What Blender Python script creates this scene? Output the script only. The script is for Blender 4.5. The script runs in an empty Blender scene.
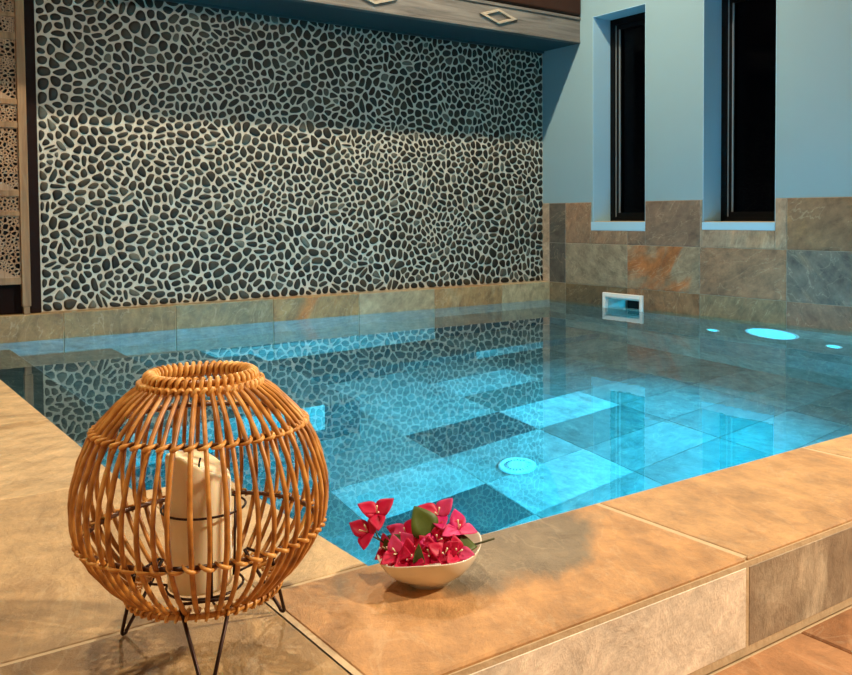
import bpy, bmesh, math, random
import numpy as np
from mathutils import Vector, Matrix, Euler
R = random.Random(7)
COL = bpy.context.scene.collection
PI = math.pi

def s2l(c):
    return tuple(((v/255)/12.92 if v/255 <= .04045 else ((v/255+.055)/1.055)**2.4) for v in c)

# ------------------------------------------------------------------ mesh helpers
class MB:
    """collects verts / faces / material slots / per-vertex tile data"""
    def __init__(s):
        s.v = []; s.f = []; s.m = []; s.smooth = []
        s.p = []; s.a = []; s.b = []; s.t = []       # colour A, colour B, (seed, mix bias, rot)
    def add(s, vs, fs, mat=0, smooth=False, A=(.5,.5,.5), B=(.5,.5,.5), T=(0,0,0), UV=None):
        n = len(s.v)
        s.v += [tuple(p) for p in vs]
        s.f += [tuple(i+n for i in f) for f in fs]
        s.m += [mat]*len(fs); s.smooth += [smooth]*len(fs)
        s.a += [A]*len(vs); s.b += [B]*len(vs); s.p += (UV if UV else [(0,0,0)]*len(vs))
        if T and isinstance(T[0], (tuple, list)): s.t += list(T)
        else: s.t += [T]*len(vs)
        return n
    def box(s, x0, x1, y0, y1, z0, z1, **k):
        if x0 > x1: x0, x1 = x1, x0
        if y0 > y1: y0, y1 = y1, y0
        if z0 > z1: z0, z1 = z1, z0
        vs = [(x,y,z) for z in (z0,z1) for y in (y0,y1) for x in (x0,x1)]
        fs = [(0,2,3,1),(4,5,7,6),(0,1,5,4),(2,6,7,3),(0,4,6,2),(1,3,7,5)]
        s.add(vs, fs, **k)
    def tube(s, pts, rad, n=8, closed=False, smooth=True, caps=True, **k):
        pts = [Vector(p) for p in pts]; N = len(pts)
        rads = rad if isinstance(rad, (list, tuple)) else [rad]*N
        vs = []; fs = []
        prev = None
        for i, p in enumerate(pts):
            if closed: t = pts[(i+1) % N]-pts[(i-1) % N]
            else: t = pts[min(i+1, N-1)]-pts[max(i-1, 0)]
            t.normalize()
            if prev is None:
                ref = Vector((0,0,1)) if abs(t.z) < .9 else Vector((1,0,0))
                u = t.cross(ref).normalized()
            else:
                u = (prev - t*prev.dot(t))
                u = u.normalized() if u.length > 1e-6 else t.orthogonal().normalized()
            prev = u; w = t.cross(u)
            for j in range(n):
                a = 2*PI*j/n
                vs.append(p + (u*math.cos(a)+w*math.sin(a))*rads[i])
        M = N if closed else N-1
        for i in range(M):
            for j in range(n):
                a = i*n+j; b = i*n+(j+1) % n; c = ((i+1) % N)*n+(j+1) % n; d = ((i+1) % N)*n+j
                fs.append((a,b,c,d))
        if not closed and caps:
            fs.append(tuple(range(n-1,-1,-1))); fs.append(tuple((N-1)*n+j for j in range(n)))
        s.add(vs, fs, smooth=smooth, **k)
    def lathe(s, prof, n=48, c=(0,0,0), zf=None, **k):
        vs = []; fs = []
        for (r, z) in prof:
            for j in range(n):
                a = 2*PI*j/n
                dz = zf(r, z, a) if zf else 0
                vs.append((c[0]+r*math.cos(a), c[1]+r*math.sin(a), c[2]+z+dz))
        for i in range(len(prof)-1):
            for j in range(n):
                fs.append((i*n+j, i*n+(j+1) % n, (i+1)*n+(j+1) % n, (i+1)*n+j))
        if prof[0][0] > 1e-4: fs.append(tuple(range(n-1,-1,-1)))
        if prof[-1][0] > 1e-4: fs.append(tuple((len(prof)-1)*n+j for j in range(n)))
        s.add(vs, fs, smooth=True, **k)
    def build(s, name, mats, parent=None, tile=False, bevel=0, seg=2, autosmooth=False):
        me = bpy.data.meshes.new(name)
        me.from_pydata(s.v, [], s.f)
        for m in (mats if isinstance(mats, list) else [mats]): me.materials.append(m)
        me.polygons.foreach_set('material_index', s.m)
        me.polygons.foreach_set('use_smooth', s.smooth)
        if tile:
            for nm, data in (('tA', s.a), ('tB', s.b)):
                at = me.attributes.new(nm, 'FLOAT_COLOR', 'POINT')
                at.data.foreach_set('color', [c for q in data for c in (q[0],q[1],q[2],1)])
            for nm, data in (('tT', s.t), ('tP', s.p)):
                at = me.attributes.new(nm, 'FLOAT_VECTOR', 'POINT')
                at.data.foreach_set('vector', [c for q in data for c in q])
        me.update()
        bm = bmesh.new(); bm.from_mesh(me)
        bmesh.ops.recalc_face_normals(bm, faces=bm.faces[:]) if not tile else None
        bm.to_mesh(me); bm.free()
        o = bpy.data.objects.new(name, me); COL.objects.link(o)
        if parent: o.parent = parent
        if bevel:
            b = o.modifiers.new('b', 'BEVEL'); b.width = bevel; b.segments = seg; b.limit_method = 'ANGLE'
        return o

def empty(name, loc=(0,0,0)):
    o = bpy.data.objects.new(name, None); COL.objects.link(o); o.location = loc
    o.empty_display_size = .05
    return o
def tag(o, label=None, cat=None, group=None, kind=None):
    if label: o['label'] = label
    if cat: o['category'] = cat
    if group: o['group'] = group
    if kind: o['kind'] = kind
    return o

# ------------------------------------------------------------------ materials
def mat(name):
    m = bpy.data.materials.new(name); m.use_nodes = True
    nt = m.node_tree; b = nt.nodes['Principled BSDF']
    return m, nt, b
def N(nt, typ, **kw):
    n = nt.nodes.new(typ)
    for k, v in kw.items():
        if k.startswith('i_'):
            key = k[2:].replace('_', ' '); n.inputs[key].default_value = v
        else: setattr(n, k, v)
    return n
def L(nt, a, b): nt.links.new(a, b)
def simple(name, rgb, rough=.5, metal=0, noise=0, nscale=20, bump=0, bscale=80, spec=.5):
    m, nt, b = mat(name)
    b.inputs['Roughness'].default_value = rough; b.inputs['Metallic'].default_value = metal
    b.inputs['Specular IOR Level'].default_value = spec
    c = s2l(rgb)
    tc = N(nt, 'ShaderNodeTexCoord')
    nz = N(nt, 'ShaderNodeTexNoise', i_Scale=nscale, i_Detail=5.)
    L(nt, tc.outputs['Object'], nz.inputs['Vector'])
    mx = N(nt, 'ShaderNodeMix', data_type='RGBA')
    mx.inputs[6].default_value = (*[v*(1-noise) for v in c], 1)
    mx.inputs[7].default_value = (*[min(1, v*(1+noise)) for v in c], 1)
    L(nt, nz.outputs['Fac'], mx.inputs[0]); L(nt, mx.outputs[2], b.inputs['Base Color'])
    if bump:
        n2 = N(nt, 'ShaderNodeTexNoise', i_Scale=bscale, i_Detail=4.)
        L(nt, tc.outputs['Object'], n2.inputs['Vector'])
        bp = N(nt, 'ShaderNodeBump', i_Strength=bump, i_Distance=.01)
        L(nt, n2.outputs['Fac'], bp.inputs['Height']); L(nt, bp.outputs['Normal'], b.inputs['Normal'])
    return m

def slate(name, rough=.45, scale=1.0, bump=.6, contrast=1.0):
    m, nt, b = mat(name)
    aA = N(nt, 'ShaderNodeAttribute', attribute_name='tA'); aB = N(nt, 'ShaderNodeAttribute', attribute_name='tB')
    aT = N(nt, 'ShaderNodeAttribute', attribute_name='tT'); aP = N(nt, 'ShaderNodeAttribute', attribute_name='tP')
    sp = N(nt, 'ShaderNodeSeparateXYZ'); L(nt, aT.outputs['Vector'], sp.inputs[0])
    st = N(nt, 'ShaderNodeMapping'); st.inputs['Scale'].default_value = (3.6, 1.5, 3.0)
    L(nt, aP.outputs['Vector'], st.inputs['Vector'])
    n1 = N(nt, 'ShaderNodeTexNoise', i_Scale=1.3*scale, i_Detail=6., i_Roughness=.6, i_Distortion=.6)
    L(nt, st.outputs[0], n1.inputs['Vector'])
    addm = N(nt, 'ShaderNodeMath', operation='ADD'); L(nt, n1.outputs['Fac'], addm.inputs[0]); L(nt, sp.outputs['Y'], addm.inputs[1])
    mr = N(nt, 'ShaderNodeMapRange', interpolation_type='SMOOTHSTEP'); mr.inputs['From Min'].default_value = .45; mr.inputs['From Max'].default_value = .62
    L(nt, addm.outputs[0], mr.inputs['Value'])
    n4 = N(nt, 'ShaderNodeTexNoise', i_Scale=11*scale, i_Detail=12., i_Roughness=.72, i_Distortion=.35); L(nt, aP.outputs['Vector'], n4.inputs['Vector'])
    mx = N(nt, 'ShaderNodeMix', data_type='RGBA'); L(nt, mr.outputs[0], mx.inputs[0]); L(nt, aA.outputs['Color'], mx.inputs[6]); L(nt, aB.outputs['Color'], mx.inputs[7])
    # fine cleft texture: streaky detail
    n2 = N(nt, 'ShaderNodeTexNoise', i_Scale=5*scale, i_Detail=12., i_Roughness=.72, i_Distortion=.25)
    L(nt, st.outputs[0], n2.inputs['Vector'])
    r2 = N(nt, 'ShaderNodeMapRange'); r2.inputs['From Min'].default_value = .34; r2.inputs['From Max'].default_value = .66
    r2.inputs['To Min'].default_value = 1-.42*contrast; r2.inputs['To Max'].default_value = 1+.42*contrast
    avg = N(nt, 'ShaderNodeMix', data_type='FLOAT'); avg.inputs[0].default_value = .5
    L(nt, n2.outputs['Fac'], avg.inputs[2]); L(nt, n4.outputs['Fac'], avg.inputs[3])
    L(nt, avg.outputs[0], r2.inputs['Value'])
    ml = N(nt, 'ShaderNodeMix', data_type='RGBA', blend_type='MULTIPLY'); ml.inputs[0].default_value = 1
    L(nt, mx.outputs[2], ml.inputs[6]); L(nt, r2.outputs[0], ml.inputs[7])
    # pale thin veins
    n3 = N(nt, 'ShaderNodeTexNoise', i_Scale=1.8*scale, i_Detail=4., i_Distortion=1.6); L(nt, st.outputs[0], n3.inputs['Vector'])
    d = N(nt, 'ShaderNodeMath', operation='SUBTRACT'); L(nt, n3.outputs['Fac'], d.inputs[0]); d.inputs[1].default_value = .5
    ab = N(nt, 'ShaderNodeMath', operation='ABSOLUTE'); L(nt, d.outputs[0], ab.inputs[0])
    vr = N(nt, 'ShaderNodeMapRange'); vr.inputs['From Min'].default_value = 0; vr.inputs['From Max'].default_value = .012; vr.inputs['To Min'].default_value = .30*contrast; vr.inputs['To Max'].default_value = 0
    L(nt, ab.outputs[0], vr.inputs['Value'])
    gm = N(nt, 'ShaderNodeMath', operation='MULTIPLY'); L(nt, vr.outputs[0], gm.inputs[0]); L(nt, n2.outputs['Fac'], gm.inputs[1])
    v2 = N(nt, 'ShaderNodeMix', data_type='RGBA'); L(nt, gm.outputs[0], v2.inputs[0]); L(nt, ml.outputs[2], v2.inputs[6]); v2.inputs[7].default_value = (*s2l((225,205,170)), 1)
    L(nt, v2.outputs[2], b.inputs['Base Color'])
    rr = N(nt, 'ShaderNodeMapRange'); rr.inputs['To Min'].default_value = rough-.12; rr.inputs['To Max'].default_value = rough+.2
    L(nt, n2.outputs['Fac'], rr.inputs['Value']); L(nt, rr.outputs[0], b.inputs['Roughness'])
    bp = N(nt, 'ShaderNodeBump', i_Strength=bump, i_Distance=.012); L(nt, avg.outputs[0], bp.inputs['Height']); L(nt, bp.outputs['Normal'], b.inputs['Normal'])
    return m

M = {}
M['slate'] = slate('slate_tile', contrast=1.35)
M['slate_deck'] = slate('slate_deck_tile', rough=.5, scale=1.2, bump=.8, contrast=1.0)
M['grout'] = simple('grout', (206,182,144), .85, noise=.15, nscale=30, bump=.3)
M['grout_dark'] = simple('wall_grout', (150,138,120), .85, noise=.15, nscale=30, bump=.2)
M['paint'] = simple('pale_blue_paint', (128,160,170), .55, noise=.03, nscale=3, bump=.05, bscale=150)
M['reveal'] = simple('light_blue_reveal', (160,204,226), .5, noise=.03, nscale=3)  # lighter and bluer than the wall colour
M['soffit'] = simple('soffit_paint', (34,60,64), .6, noise=.04, nscale=4)
M['plaster'] = simple('warm_plaster', (205,190,170), .8, noise=.04, nscale=3)
M['white'] = simple('white_plastic', (240,238,232), .35)
M['black'] = simple('black_frame', (4,4,5), .45, spec=.12)
M['bead'] = simple('grey_gasket', (120,128,130), .35)
M['darkwood'] = simple('dark_brown_wood', (46,22,9), .45, noise=.35, nscale=9, spec=.25)
M['postwood'] = simple('post_wood', (30,13,7), .7, noise=.3, nscale=9, spec=.1)
M['blackvoid'] = simple('black_recess', (8,6,5), .9)
M['inlet'] = simple('pale_inlet_plastic', (235,245,245), .4)
M['wire'] = simple('dark_wire', (52,30,22), .4, metal=.6)
M['ceramic'] = simple('cream_ceramic', (236,226,204), .25, noise=.05, nscale=25)
M['stem'] = simple('stem_green', (70,72,34), .6)
M['floret'] = simple('floret_cream', (250,235,200), .5)

def wood(name, c1, c2, scale=1, axis='X', rough=.6):
    m, nt, b = mat(name)
    tc = N(nt, 'ShaderNodeTexCoord'); mp = N(nt, 'ShaderNodeMapping')
    sc = {'X': (2,30,30), 'Z': (30,30,2)}[axis]
    mp.inputs['Scale'].default_value = tuple(v*scale for v in sc)
    nz = N(nt, 'ShaderNodeTexNoise', i_Scale=1., i_Detail=8., i_Roughness=.65, i_Distortion=.5)
    L(nt, tc.outputs['Object'], mp.inputs['Vector']); L(nt, mp.outputs[0], nz.inputs['Vector'])
    cr = N(nt, 'ShaderNodeValToRGB'); cr.color_ramp.elements[0].position = .3; cr.color_ramp.elements[1].position = .72
    cr.color_ramp.elements[0].color = (*s2l(c1), 1); cr.color_ramp.elements[1].color = (*s2l(c2), 1)
    L(nt, nz.outputs['Fac'], cr.inputs[0]); L(nt, cr.outputs[0], b.inputs['Base Color'])
    bp = N(nt, 'ShaderNodeBump', i_Strength=.4, i_Distance=.005); L(nt, nz.outputs['Fac'], bp.inputs['Height']); L(nt, bp.outputs['Normal'], b.inputs['Normal'])
    b.inputs['Roughness'].default_value = rough
    return m
M['greywood'] = wood('weathered_grey_wood', (62,59,56), (128,123,115))
M['molding'] = wood('pale_weathered_wood', (128,118,102), (178,166,146), scale=3)
M['screenwood'] = wood('carved_brown_wood', (104,74,44), (164,124,82), axis='Z')
M['latticewood'] = wood('lattice_wood', (128,96,68), (176,142,108), axis='Z', scale=2)

def pebble_mat():
    m, nt, b = mat('pebbles')
    a = N(nt, 'ShaderNodeAttribute', attribute_name='tA')
    geo = N(nt, 'ShaderNodeNewGeometry')
    nz = N(nt, 'ShaderNodeTexNoise', i_Scale=90., i_Detail=4.); L(nt, geo.outputs['Position'], nz.inputs['Vector'])
    r = N(nt, 'ShaderNodeMapRange'); r.inputs['To Min'].default_value = .7; r.inputs['To Max'].default_value = 1.3; L(nt, nz.outputs['Fac'], r.inputs['Value'])
    ml = N(nt, 'ShaderNodeMix', data_type='RGBA', blend_type='MULTIPLY'); ml.inputs[0].default_value = 1
    L(nt, a.outputs['Color'], ml.inputs[6]); L(nt, r.outputs[0], ml.inputs[7]); L(nt, ml.outputs[2], b.inputs['Base Color'])
    b.inputs['Roughness'].default_value = .5; b.inputs['Specular IOR Level'].default_value = .22
    return m
M['pebble'] = pebble_mat()

def cane_mat(name, c1, c2, c3):
    m, nt, b = mat(name)
    tc = N(nt, 'ShaderNodeTexCoord')
    nz = N(nt, 'ShaderNodeTexNoise', i_Scale=45., i_Detail=4.); L(nt, tc.outputs['Object'], nz.inputs['Vector'])
    cr = N(nt, 'ShaderNodeValToRGB'); e = cr.color_ramp.elements
    e[0].position = .3; e[0].color = (*s2l(c1), 1); e[1].position = .75; e[1].color = (*s2l(c3), 1)
    k = e.new(.52); k.color = (*s2l(c2), 1)
    L(nt, nz.outputs['Fac'], cr.inputs[0]); L(nt, cr.outputs[0], b.inputs['Base Color'])
    b.inputs['Roughness'].default_value = .38
    return m
M['cane'] = cane_mat('rattan_cane', (136,82,28), (190,126,52), (222,164,84))
M['cane_wrap'] = cane_mat('rattan_wrap', (176,112,44), (222,160,80), (244,200,124))
M['cane_dark'] = cane_mat('dark_rattan_hoop', (64,36,16), (98,56,24), (130,80,36))

def translucent(name, rgb, rgb2, rough=.5, scale=60, trans=.25):
    m, nt, b = mat(name)
    tc = N(nt, 'ShaderNodeTexCoord'); nz = N(nt, 'ShaderNodeTexNoise', i_Scale=float(scale), i_Detail=4.)
    L(nt, tc.outputs['Object'], nz.inputs['Vector'])
    mx = N(nt, 'ShaderNodeMix', data_type='RGBA'); L(nt, nz.outputs['Fac'], mx.inputs[0])
    mx.inputs[6].default_value = (*s2l(rgb), 1); mx.inputs[7].default_value = (*s2l(rgb2), 1)
    L(nt, mx.outputs[2], b.inputs['Base Color']); b.inputs['Roughness'].default_value = rough
    tr = N(nt, 'ShaderNodeBsdfTranslucent'); L(nt, mx.outputs[2], tr.inputs['Color'])
    ms = N(nt, 'ShaderNodeMixShader'); ms.inputs[0].default_value = trans
    out = nt.nodes['Material Output']
    L(nt, b.outputs[0], ms.inputs[1]); L(nt, tr.outputs[0], ms.inputs[2]); L(nt, ms.outputs[0], out.inputs['Surface'])
    return m
M['bract_red'] = translucent('crimson_bract', (200,0,58), (230,12,84))
M['bract_pink'] = translucent('pink_bract', (238,40,116), (252,104,166))
M['bract_magenta'] = translucent('magenta_bract', (206,8,100), (236,34,130))
M['leaf'] = translucent('bougainvillea_leaf', (62,80,20), (96,114,38), trans=.15)
M['wax'] = simple('candle_wax', (246,228,190), .45)
bw = M['wax'].node_tree.nodes['Principled BSDF']
bw.inputs['Subsurface Weight'].default_value = .4; bw.inputs['Subsurface Radius'].default_value = (.02,.012,.006); bw.inputs['Subsurface Scale'].default_value = .5

def water_mat():
    m, nt, b = mat('pool_water')
    b.inputs['Transmission Weight'].default_value = 1; b.inputs['Roughness'].default_value = 0
    b.inputs['IOR'].default_value = 1.333; b.inputs['Base Color'].default_value = (.62,.95,1,1)
    geo = N(nt, 'ShaderNodeNewGeometry'); mp = N(nt, 'ShaderNodeMapping'); mp.inputs['Scale'].default_value = (1,1,0)
    L(nt, geo.outputs['Position'], mp.inputs['Vector'])
    n1 = N(nt, 'ShaderNodeTexNoise', i_Scale=5., i_Detail=3.); L(nt, mp.outputs[0], n1.inputs['Vector'])
    bp = N(nt, 'ShaderNodeBump', i_Strength=.05, i_Distance=.006); L(nt, n1.outputs['Fac'], bp.inputs['Height']); L(nt, bp.outputs['Normal'], b.inputs['Normal'])
    return m
M['water'] = water_mat()
def glass_mat():
    m, nt, b = mat('window_glass')
    out = nt.nodes['Material Output']
    tr = N(nt, 'ShaderNodeBsdfTransparent'); gl = N(nt, 'ShaderNodeBsdfGlossy'); gl.inputs['Roughness'].default_value = .02
    tr.inputs['Color'].default_value = (.75,.78,.78,1)
    fr = N(nt, 'ShaderNodeFresnel'); fr.inputs['IOR'].default_value = 1.12
    ms = N(nt, 'ShaderNodeMixShader'); L(nt, fr.outputs[0], ms.inputs[0]); L(nt, tr.outputs[0], ms.inputs[1]); L(nt, gl.outputs[0], ms.inputs[2])
    L(nt, ms.outputs[0], out.inputs['Surface'])
    return m
M['glass'] = glass_mat()
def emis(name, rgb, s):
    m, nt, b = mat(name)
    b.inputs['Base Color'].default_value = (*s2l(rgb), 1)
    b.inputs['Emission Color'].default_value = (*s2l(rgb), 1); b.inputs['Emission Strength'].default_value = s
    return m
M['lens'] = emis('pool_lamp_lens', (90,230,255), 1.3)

# ------------------------------------------------------------------ Voronoi cells (for pebbles and fretwork)
def clip(poly, nx, ny, c):           # keep nx*x+ny*y <= c
    out = []; n = len(poly)
    for i in range(n):
        p = poly[i]; q = poly[(i+1) % n]
        dp = nx*p[0]+ny*p[1]-c; dq = nx*q[0]+ny*q[1]-c
        if dp <= 0: out.append(p)
        if (dp < 0 < dq) or (dq < 0 < dp):
            t = dp/(dp-dq); out.append((p[0]+t*(q[0]-p[0]), p[1]+t*(q[1]-p[1])))
    return out
def voronoi(pts, bounds, gap=0., k=18):
    x0, x1, y0, y1 = bounds
    P = np.array(pts); cells = []
    for i in range(len(P)):
        d2 = ((P-P[i])**2).sum(1); idx = np.argpartition(d2, min(k, len(P)-1))[:k+1]
        idx = idx[np.argsort(d2[idx])][1:]
        poly = [(x0+gap,y0+gap),(x1-gap,y0+gap),(x1-gap,y1-gap),(x0+gap,y1-gap)]
        px, py = P[i]
        for j in idx:
            dx = P[j,0]-px; dy = P[j,1]-py; l = math.hypot(dx, dy)
            if l < 1e-9: continue
            nx, ny = dx/l, dy/l
            poly = clip(poly, nx, ny, nx*px+ny*py+l/2-gap)
            if len(poly) < 3: break
        cells.append(poly if len(poly) >= 3 else None)
    return cells
def centroid(poly):
    a = cx = cy = 0
    for i in range(len(poly)):
        x0, y0 = poly[i]; x1, y1 = poly[(i+1) % len(poly)]
        w = x0*y1-x1*y0; a += w; cx += (x0+x1)*w; cy += (y0+y1)*w
    if abs(a) < 1e-12: return poly[0]
    return (cx/(3*a), cy/(3*a))
def relaxed(n, bounds, it, rng, power=.8):
    x0, x1, y0, y1 = bounds
    pts = [(rng.uniform(x0,x1), rng.uniform(y0,y1)) for _ in range(n)]
    for _ in range(it):
        cs = voronoi(pts, bounds, 0, 14)
        q = []
        for p, c in zip(pts, cs):
            if not c: q.append(p); continue
            g = centroid(c); q.append((p[0]+(g[0]-p[0])*power, p[1]+(g[1]-p[1])*power))
        pts = q
    return pts
def chaikin(poly, it=2, f=.27):
    for _ in range(it):
        q = []
        for i in range(len(poly)):
            a = poly[i]; b = poly[(i+1) % len(poly)]
            q.append((a[0]+(b[0]-a[0])*f, a[1]+(b[1]-a[1])*f)); q.append((a[0]+(b[0]-a[0])*(1-f), a[1]+(b[1]-a[1])*(1-f)))
        poly = q
    return poly
def merge_close(poly, eps):
    q = []
    for p in poly:
        if not q or math.hypot(p[0]-q[-1][0], p[1]-q[-1][1]) > eps: q.append(p)
    if len(q) > 2 and math.hypot(q[0][0]-q[-1][0], q[0][1]-q[-1][1]) < eps: q.pop()
    return q

# ------------------------------------------------------------------ key dimensions (metres, water level z=0, corner of back and right wall at the origin)
ZD = .138            # rim, deck and ledge height above the water
DL = .087            # ledge depth in front of the pebble wall
XL1, XL2 = -4.045, -3.879
YJ = -3.60           # where the left rim steps inwards
YN, YK = -4.1705, -4.4955
ZF = -.008           # lower floor
ZB = -1.6            # pool bottom
ZC = 3.3             # ceiling
XW, YW = -6.6, -8.2  # other walls

# ------------------------------------------------------------------ slate tile box
def tl(mb, axis, u0, u1, v0, v1, face, th, A, B=None, mixb=-.12, rot=None, gap=.003, ch=.0025, sub=None, seed=None):
    """one tile: axis = direction its face looks ('-x','-y','+z'); u,v ranges in plane; face = plane coordinate of the visible face"""
    B = B or tuple(min(1, c*1.35) for c in A)
    seed = R.uniform(0, 40) if seed is None else seed
    rot = R.uniform(0, PI) if rot is None else rot
    u0 += gap/2; u1 -= gap/2; v0 += gap/2; v1 -= gap/2
    def P(u, v, d):      # d = depth below the face
        if axis == '-x': return (face+d, u, v)
        if axis == '+x': return (face-d, u, v)
        if axis == '-y': return (u, face+d, v)
        if axis == '+z': return (u, v, face-d)
    nu, nv = sub or (1, 1)
    vs = []; T = []; fs = []; UV = []
    cr_, sr_ = math.cos(rot), math.sin(rot)
    def W(u, v, d): return (u*cr_-v*sr_+seed*1.31, u*sr_+v*cr_+seed*.77, d+seed*.37)
    for j in range(nv+1):
        for i in range(nu+1):
            u = u0+ch+(u1-u0-2*ch)*i/nu; v = v0+ch+(v1-v0-2*ch)*j/nv
            vs.append(P(u, v, 0)); UV.append(W(u, v, 0)); T.append((seed, mixb(u, v) if callable(mixb) else mixb, rot))
    for j in range(nv):
        for i in range(nu):
            a = j*(nu+1)+i; fs.append((a, a+1, a+nu+2, a+nu+1))
    ring = [i for i in range(nu+1)] + [(nu+1)*j+nu for j in range(1, nv+1)] + [(nu+1)*nv+i for i in range(nu-1, -1, -1)] + [(nu+1)*j for j in range(nv-1, 0, -1)]
    n1 = len(vs)
    inv = []
    for idx in ring:
        i = idx % (nu+1); j = idx//(nu+1)
        u = u0+ch+(u1-u0-2*ch)*i/nu; v = v0+ch+(v1-v0-2*ch)*j/nv
        if i == 0: u = u0
        if i == nu: u = u1
        if j == 0: v = v0
        if j == nv: v = v1
        inv.append((u, v, T[idx]))
    for d in (ch, th):
        for (u, v, t) in inv: vs.append(P(u, v, d)); UV.append(W(u, v, d)); T.append(t)
    k = len(ring)
    for i in range(k):
        fs.append((ring[i], n1+i, n1+(i+1) % k, ring[(i+1) % k]))
        fs.append((n1+i, n1+k+i, n1+k+(i+1) % k, n1+(i+1) % k))
    if axis in ('-x', '+z', '-y', '+x'):
        # orient faces outwards
        a, b, c = (Vector(vs[q]) for q in fs[0][:3]); nrm = (b-a).cross(c-a)
        want = {'-x': Vector((-1,0,0)), '+x': Vector((1,0,0)), '-y': Vector((0,-1,0)), '+z': Vector((0,0,1))}[axis]
        if nrm.dot(want) < 0: fs = [tuple(reversed(f)) for f in fs]
    mb.add(vs, fs, mat=0, A=A, B=B, T=T, UV=UV)

def C3(*c): return s2l(c)
PALE, MID, DARK = C3(168,172,166), C3(122,128,122), C3(70,80,78)

# ================================================================== BACK WALL with pebbles
PX0, PX1, PZ0, PZ1 = -3.53, -.002, ZD, 1.9
mb = MB()
mb.box(XW-.2, .25, 0, .2, -1.8, ZC, mat=2)                       # wall body
mb.box(PX0-.004, -.001, -.006, 0.01, PZ0, PZ1+.02, mat=0)        # grout bed
rng = random.Random(11)
bounds = (PX0, PX1, PZ0, PZ1)
NS = 2300
Cn = np.array(relaxed(NS, bounds, 3, rng, .9))
ang = np.array([rng.uniform(0, PI) for _ in range(NS)])
hl = np.array([max(0, rng.gauss(.0090, .0055)) for _ in range(NS)])
dirs = np.stack([np.cos(ang), np.sin(ang)], 1)
SS = np.linspace(-1, 1, 5)
def seg_cells(gap):
    sub = Cn[:, None, :] + (SS[None, :, None]*hl[:, None, None])*dirs[:, None, :]
    out = []
    for i in range(NS):
        d2 = ((Cn-Cn[i])**2).sum(1); idx = np.argpartition(d2, 16)[:17]; idx = idx[idx != i]
        D = sub[idx][:, None, :, :] - sub[i][None, :, None, :]
        q = (D**2).sum(3).reshape(len(idx), -1); am = q.argmin(1); dm = np.sqrt(q.min(1))
        poly = [(PX0+gap,PZ0+gap),(PX1-gap,PZ0+gap),(PX1-gap,PZ1-gap),(PX0+gap,PZ1-gap)]
        for k in np.argsort(dm):
            a, b = divmod(int(am[k]), 5)
            p = sub[i][a]; r_ = sub[idx[k]][b]; l = float(dm[k])
            if l < 1e-6: continue
            nx, ny = (r_-p)/l
            poly = clip(poly, nx, ny, nx*p[0]+ny*p[1]+l/2-gap)
            if len(poly) < 3: break
        out.append(poly if len(poly) >= 3 else None)
    return out
for _ in range(5):
    for i, c in enumerate(seg_cells(0)):
        if c:
            g = centroid(c); Cn[i] = Cn[i]+(np.array(g)-Cn[i])*.8
cells = seg_cells(.0034)
pebv = []
for c in cells:
    if not c: continue
    c = merge_close(c, .006)
    if len(c) < 3: continue
    c = chaikin(c, 2, .26)
    g = centroid(c)
    rad = sum(math.hypot(p[0]-g[0], p[1]-g[1]) for p in c)/len(c)
    if rad < .006: continue
    # size jitter: now and then a stone sits loose in its joint
    k0 = rng.uniform(.93, 1.0)
    h = .004+.16*rad
    n = len(c); vs = []; fs = []
    for (sc, hh) in ((1.0, -.004), (.97, .35), (.82, .8), (.5, 1.0)):
        for p in c:
            vs.append((g[0]+(p[0]-g[0])*sc*k0, -.006-(hh*h if hh > 0 else hh), g[1]+(p[1]-g[1])*sc*k0))
    for r in range(3):
        for i in range(n): fs.append((r*n+i, r*n+(i+1) % n, (r+1)*n+(i+1) % n, (r+1)*n+i))
    fs.append(tuple(3*n+i for i in range(n)))
    t = rng.random()
    v = .26+.42*rng.random()
    base = C3(66,60,48)
    if t < .05: base = C3(120,118,104)
    elif t < .22: base = C3(86,77,60)
    elif t < .34: base = C3(64,64,56)
    A = tuple(min(1, b*v) for b in base)
    mb.add(vs, fs, mat=1, smooth=True, A=A)
M['pebgrout'] = simple('pebble_grout', (204,197,180), .8, noise=.14, nscale=6, bump=.4, bscale=160)
wall_back = mb.build('wall_back', [M['pebgrout'], M['pebble'], M['plaster']], tile=True)
# normals: recompute for this one
bm = bmesh.new(); bm.from_mesh(wall_back.data); bmesh.ops.recalc_face_normals(bm, faces=bm.faces[:]); bm.to_mesh(wall_back.data); bm.free()
tag(wall_back, kind='structure')

# ================================================================== RIGHT WALL
W1, W2 = (-1.076, -.564), (-2.109, -1.571)      # window openings (y ranges)
WZ0, WZ1 = .597, 2.066
SK = (-1.045, -.715); SKZ = (-.085, .062)       # skimmer mouth
mb = MB()
TX = .25
def rw(y0, y1, z0, z1): mb.box(0, TX, y0, y1, z0, z1)
rw(W1[1], .2, -1.8, ZC)
ys = [(W1[0], W1[1]), (W2[0], W2[1])]
for (a, b) in ys: rw(a, b, WZ1, ZC)
rw(W2[0], W2[1], -1.8, WZ0)
# under window 1 (with the skimmer mouth cut out)
rw(W1[0], W1[1], SKZ[1], WZ0); rw(W1[0], W1[1], -1.8, SKZ[0]); rw(SK[1], W1[1], SKZ[0], SKZ[1]); rw(W1[0], SK[0], SKZ[0], SKZ[1])
rw(W2[1], W1[0], -1.8, ZC); rw(YW, W2[0], -1.8, ZC)
wall_right = mb.build('wall_right', M['paint']); tag(wall_right, kind='structure')

# wainscot tiles on the right wall (above and under water)
mb = MB()
g0 = .2722; w = .64
ycol = [0, -.087-.0, -g0, -g0-w, -g0-2*w, -g0-3*w, -g0-4*w, -g0-5*w, -g0-6*w]
TH = .008
zr = [ZD+.6, ZD+.3, ZD, 0-.30]
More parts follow.
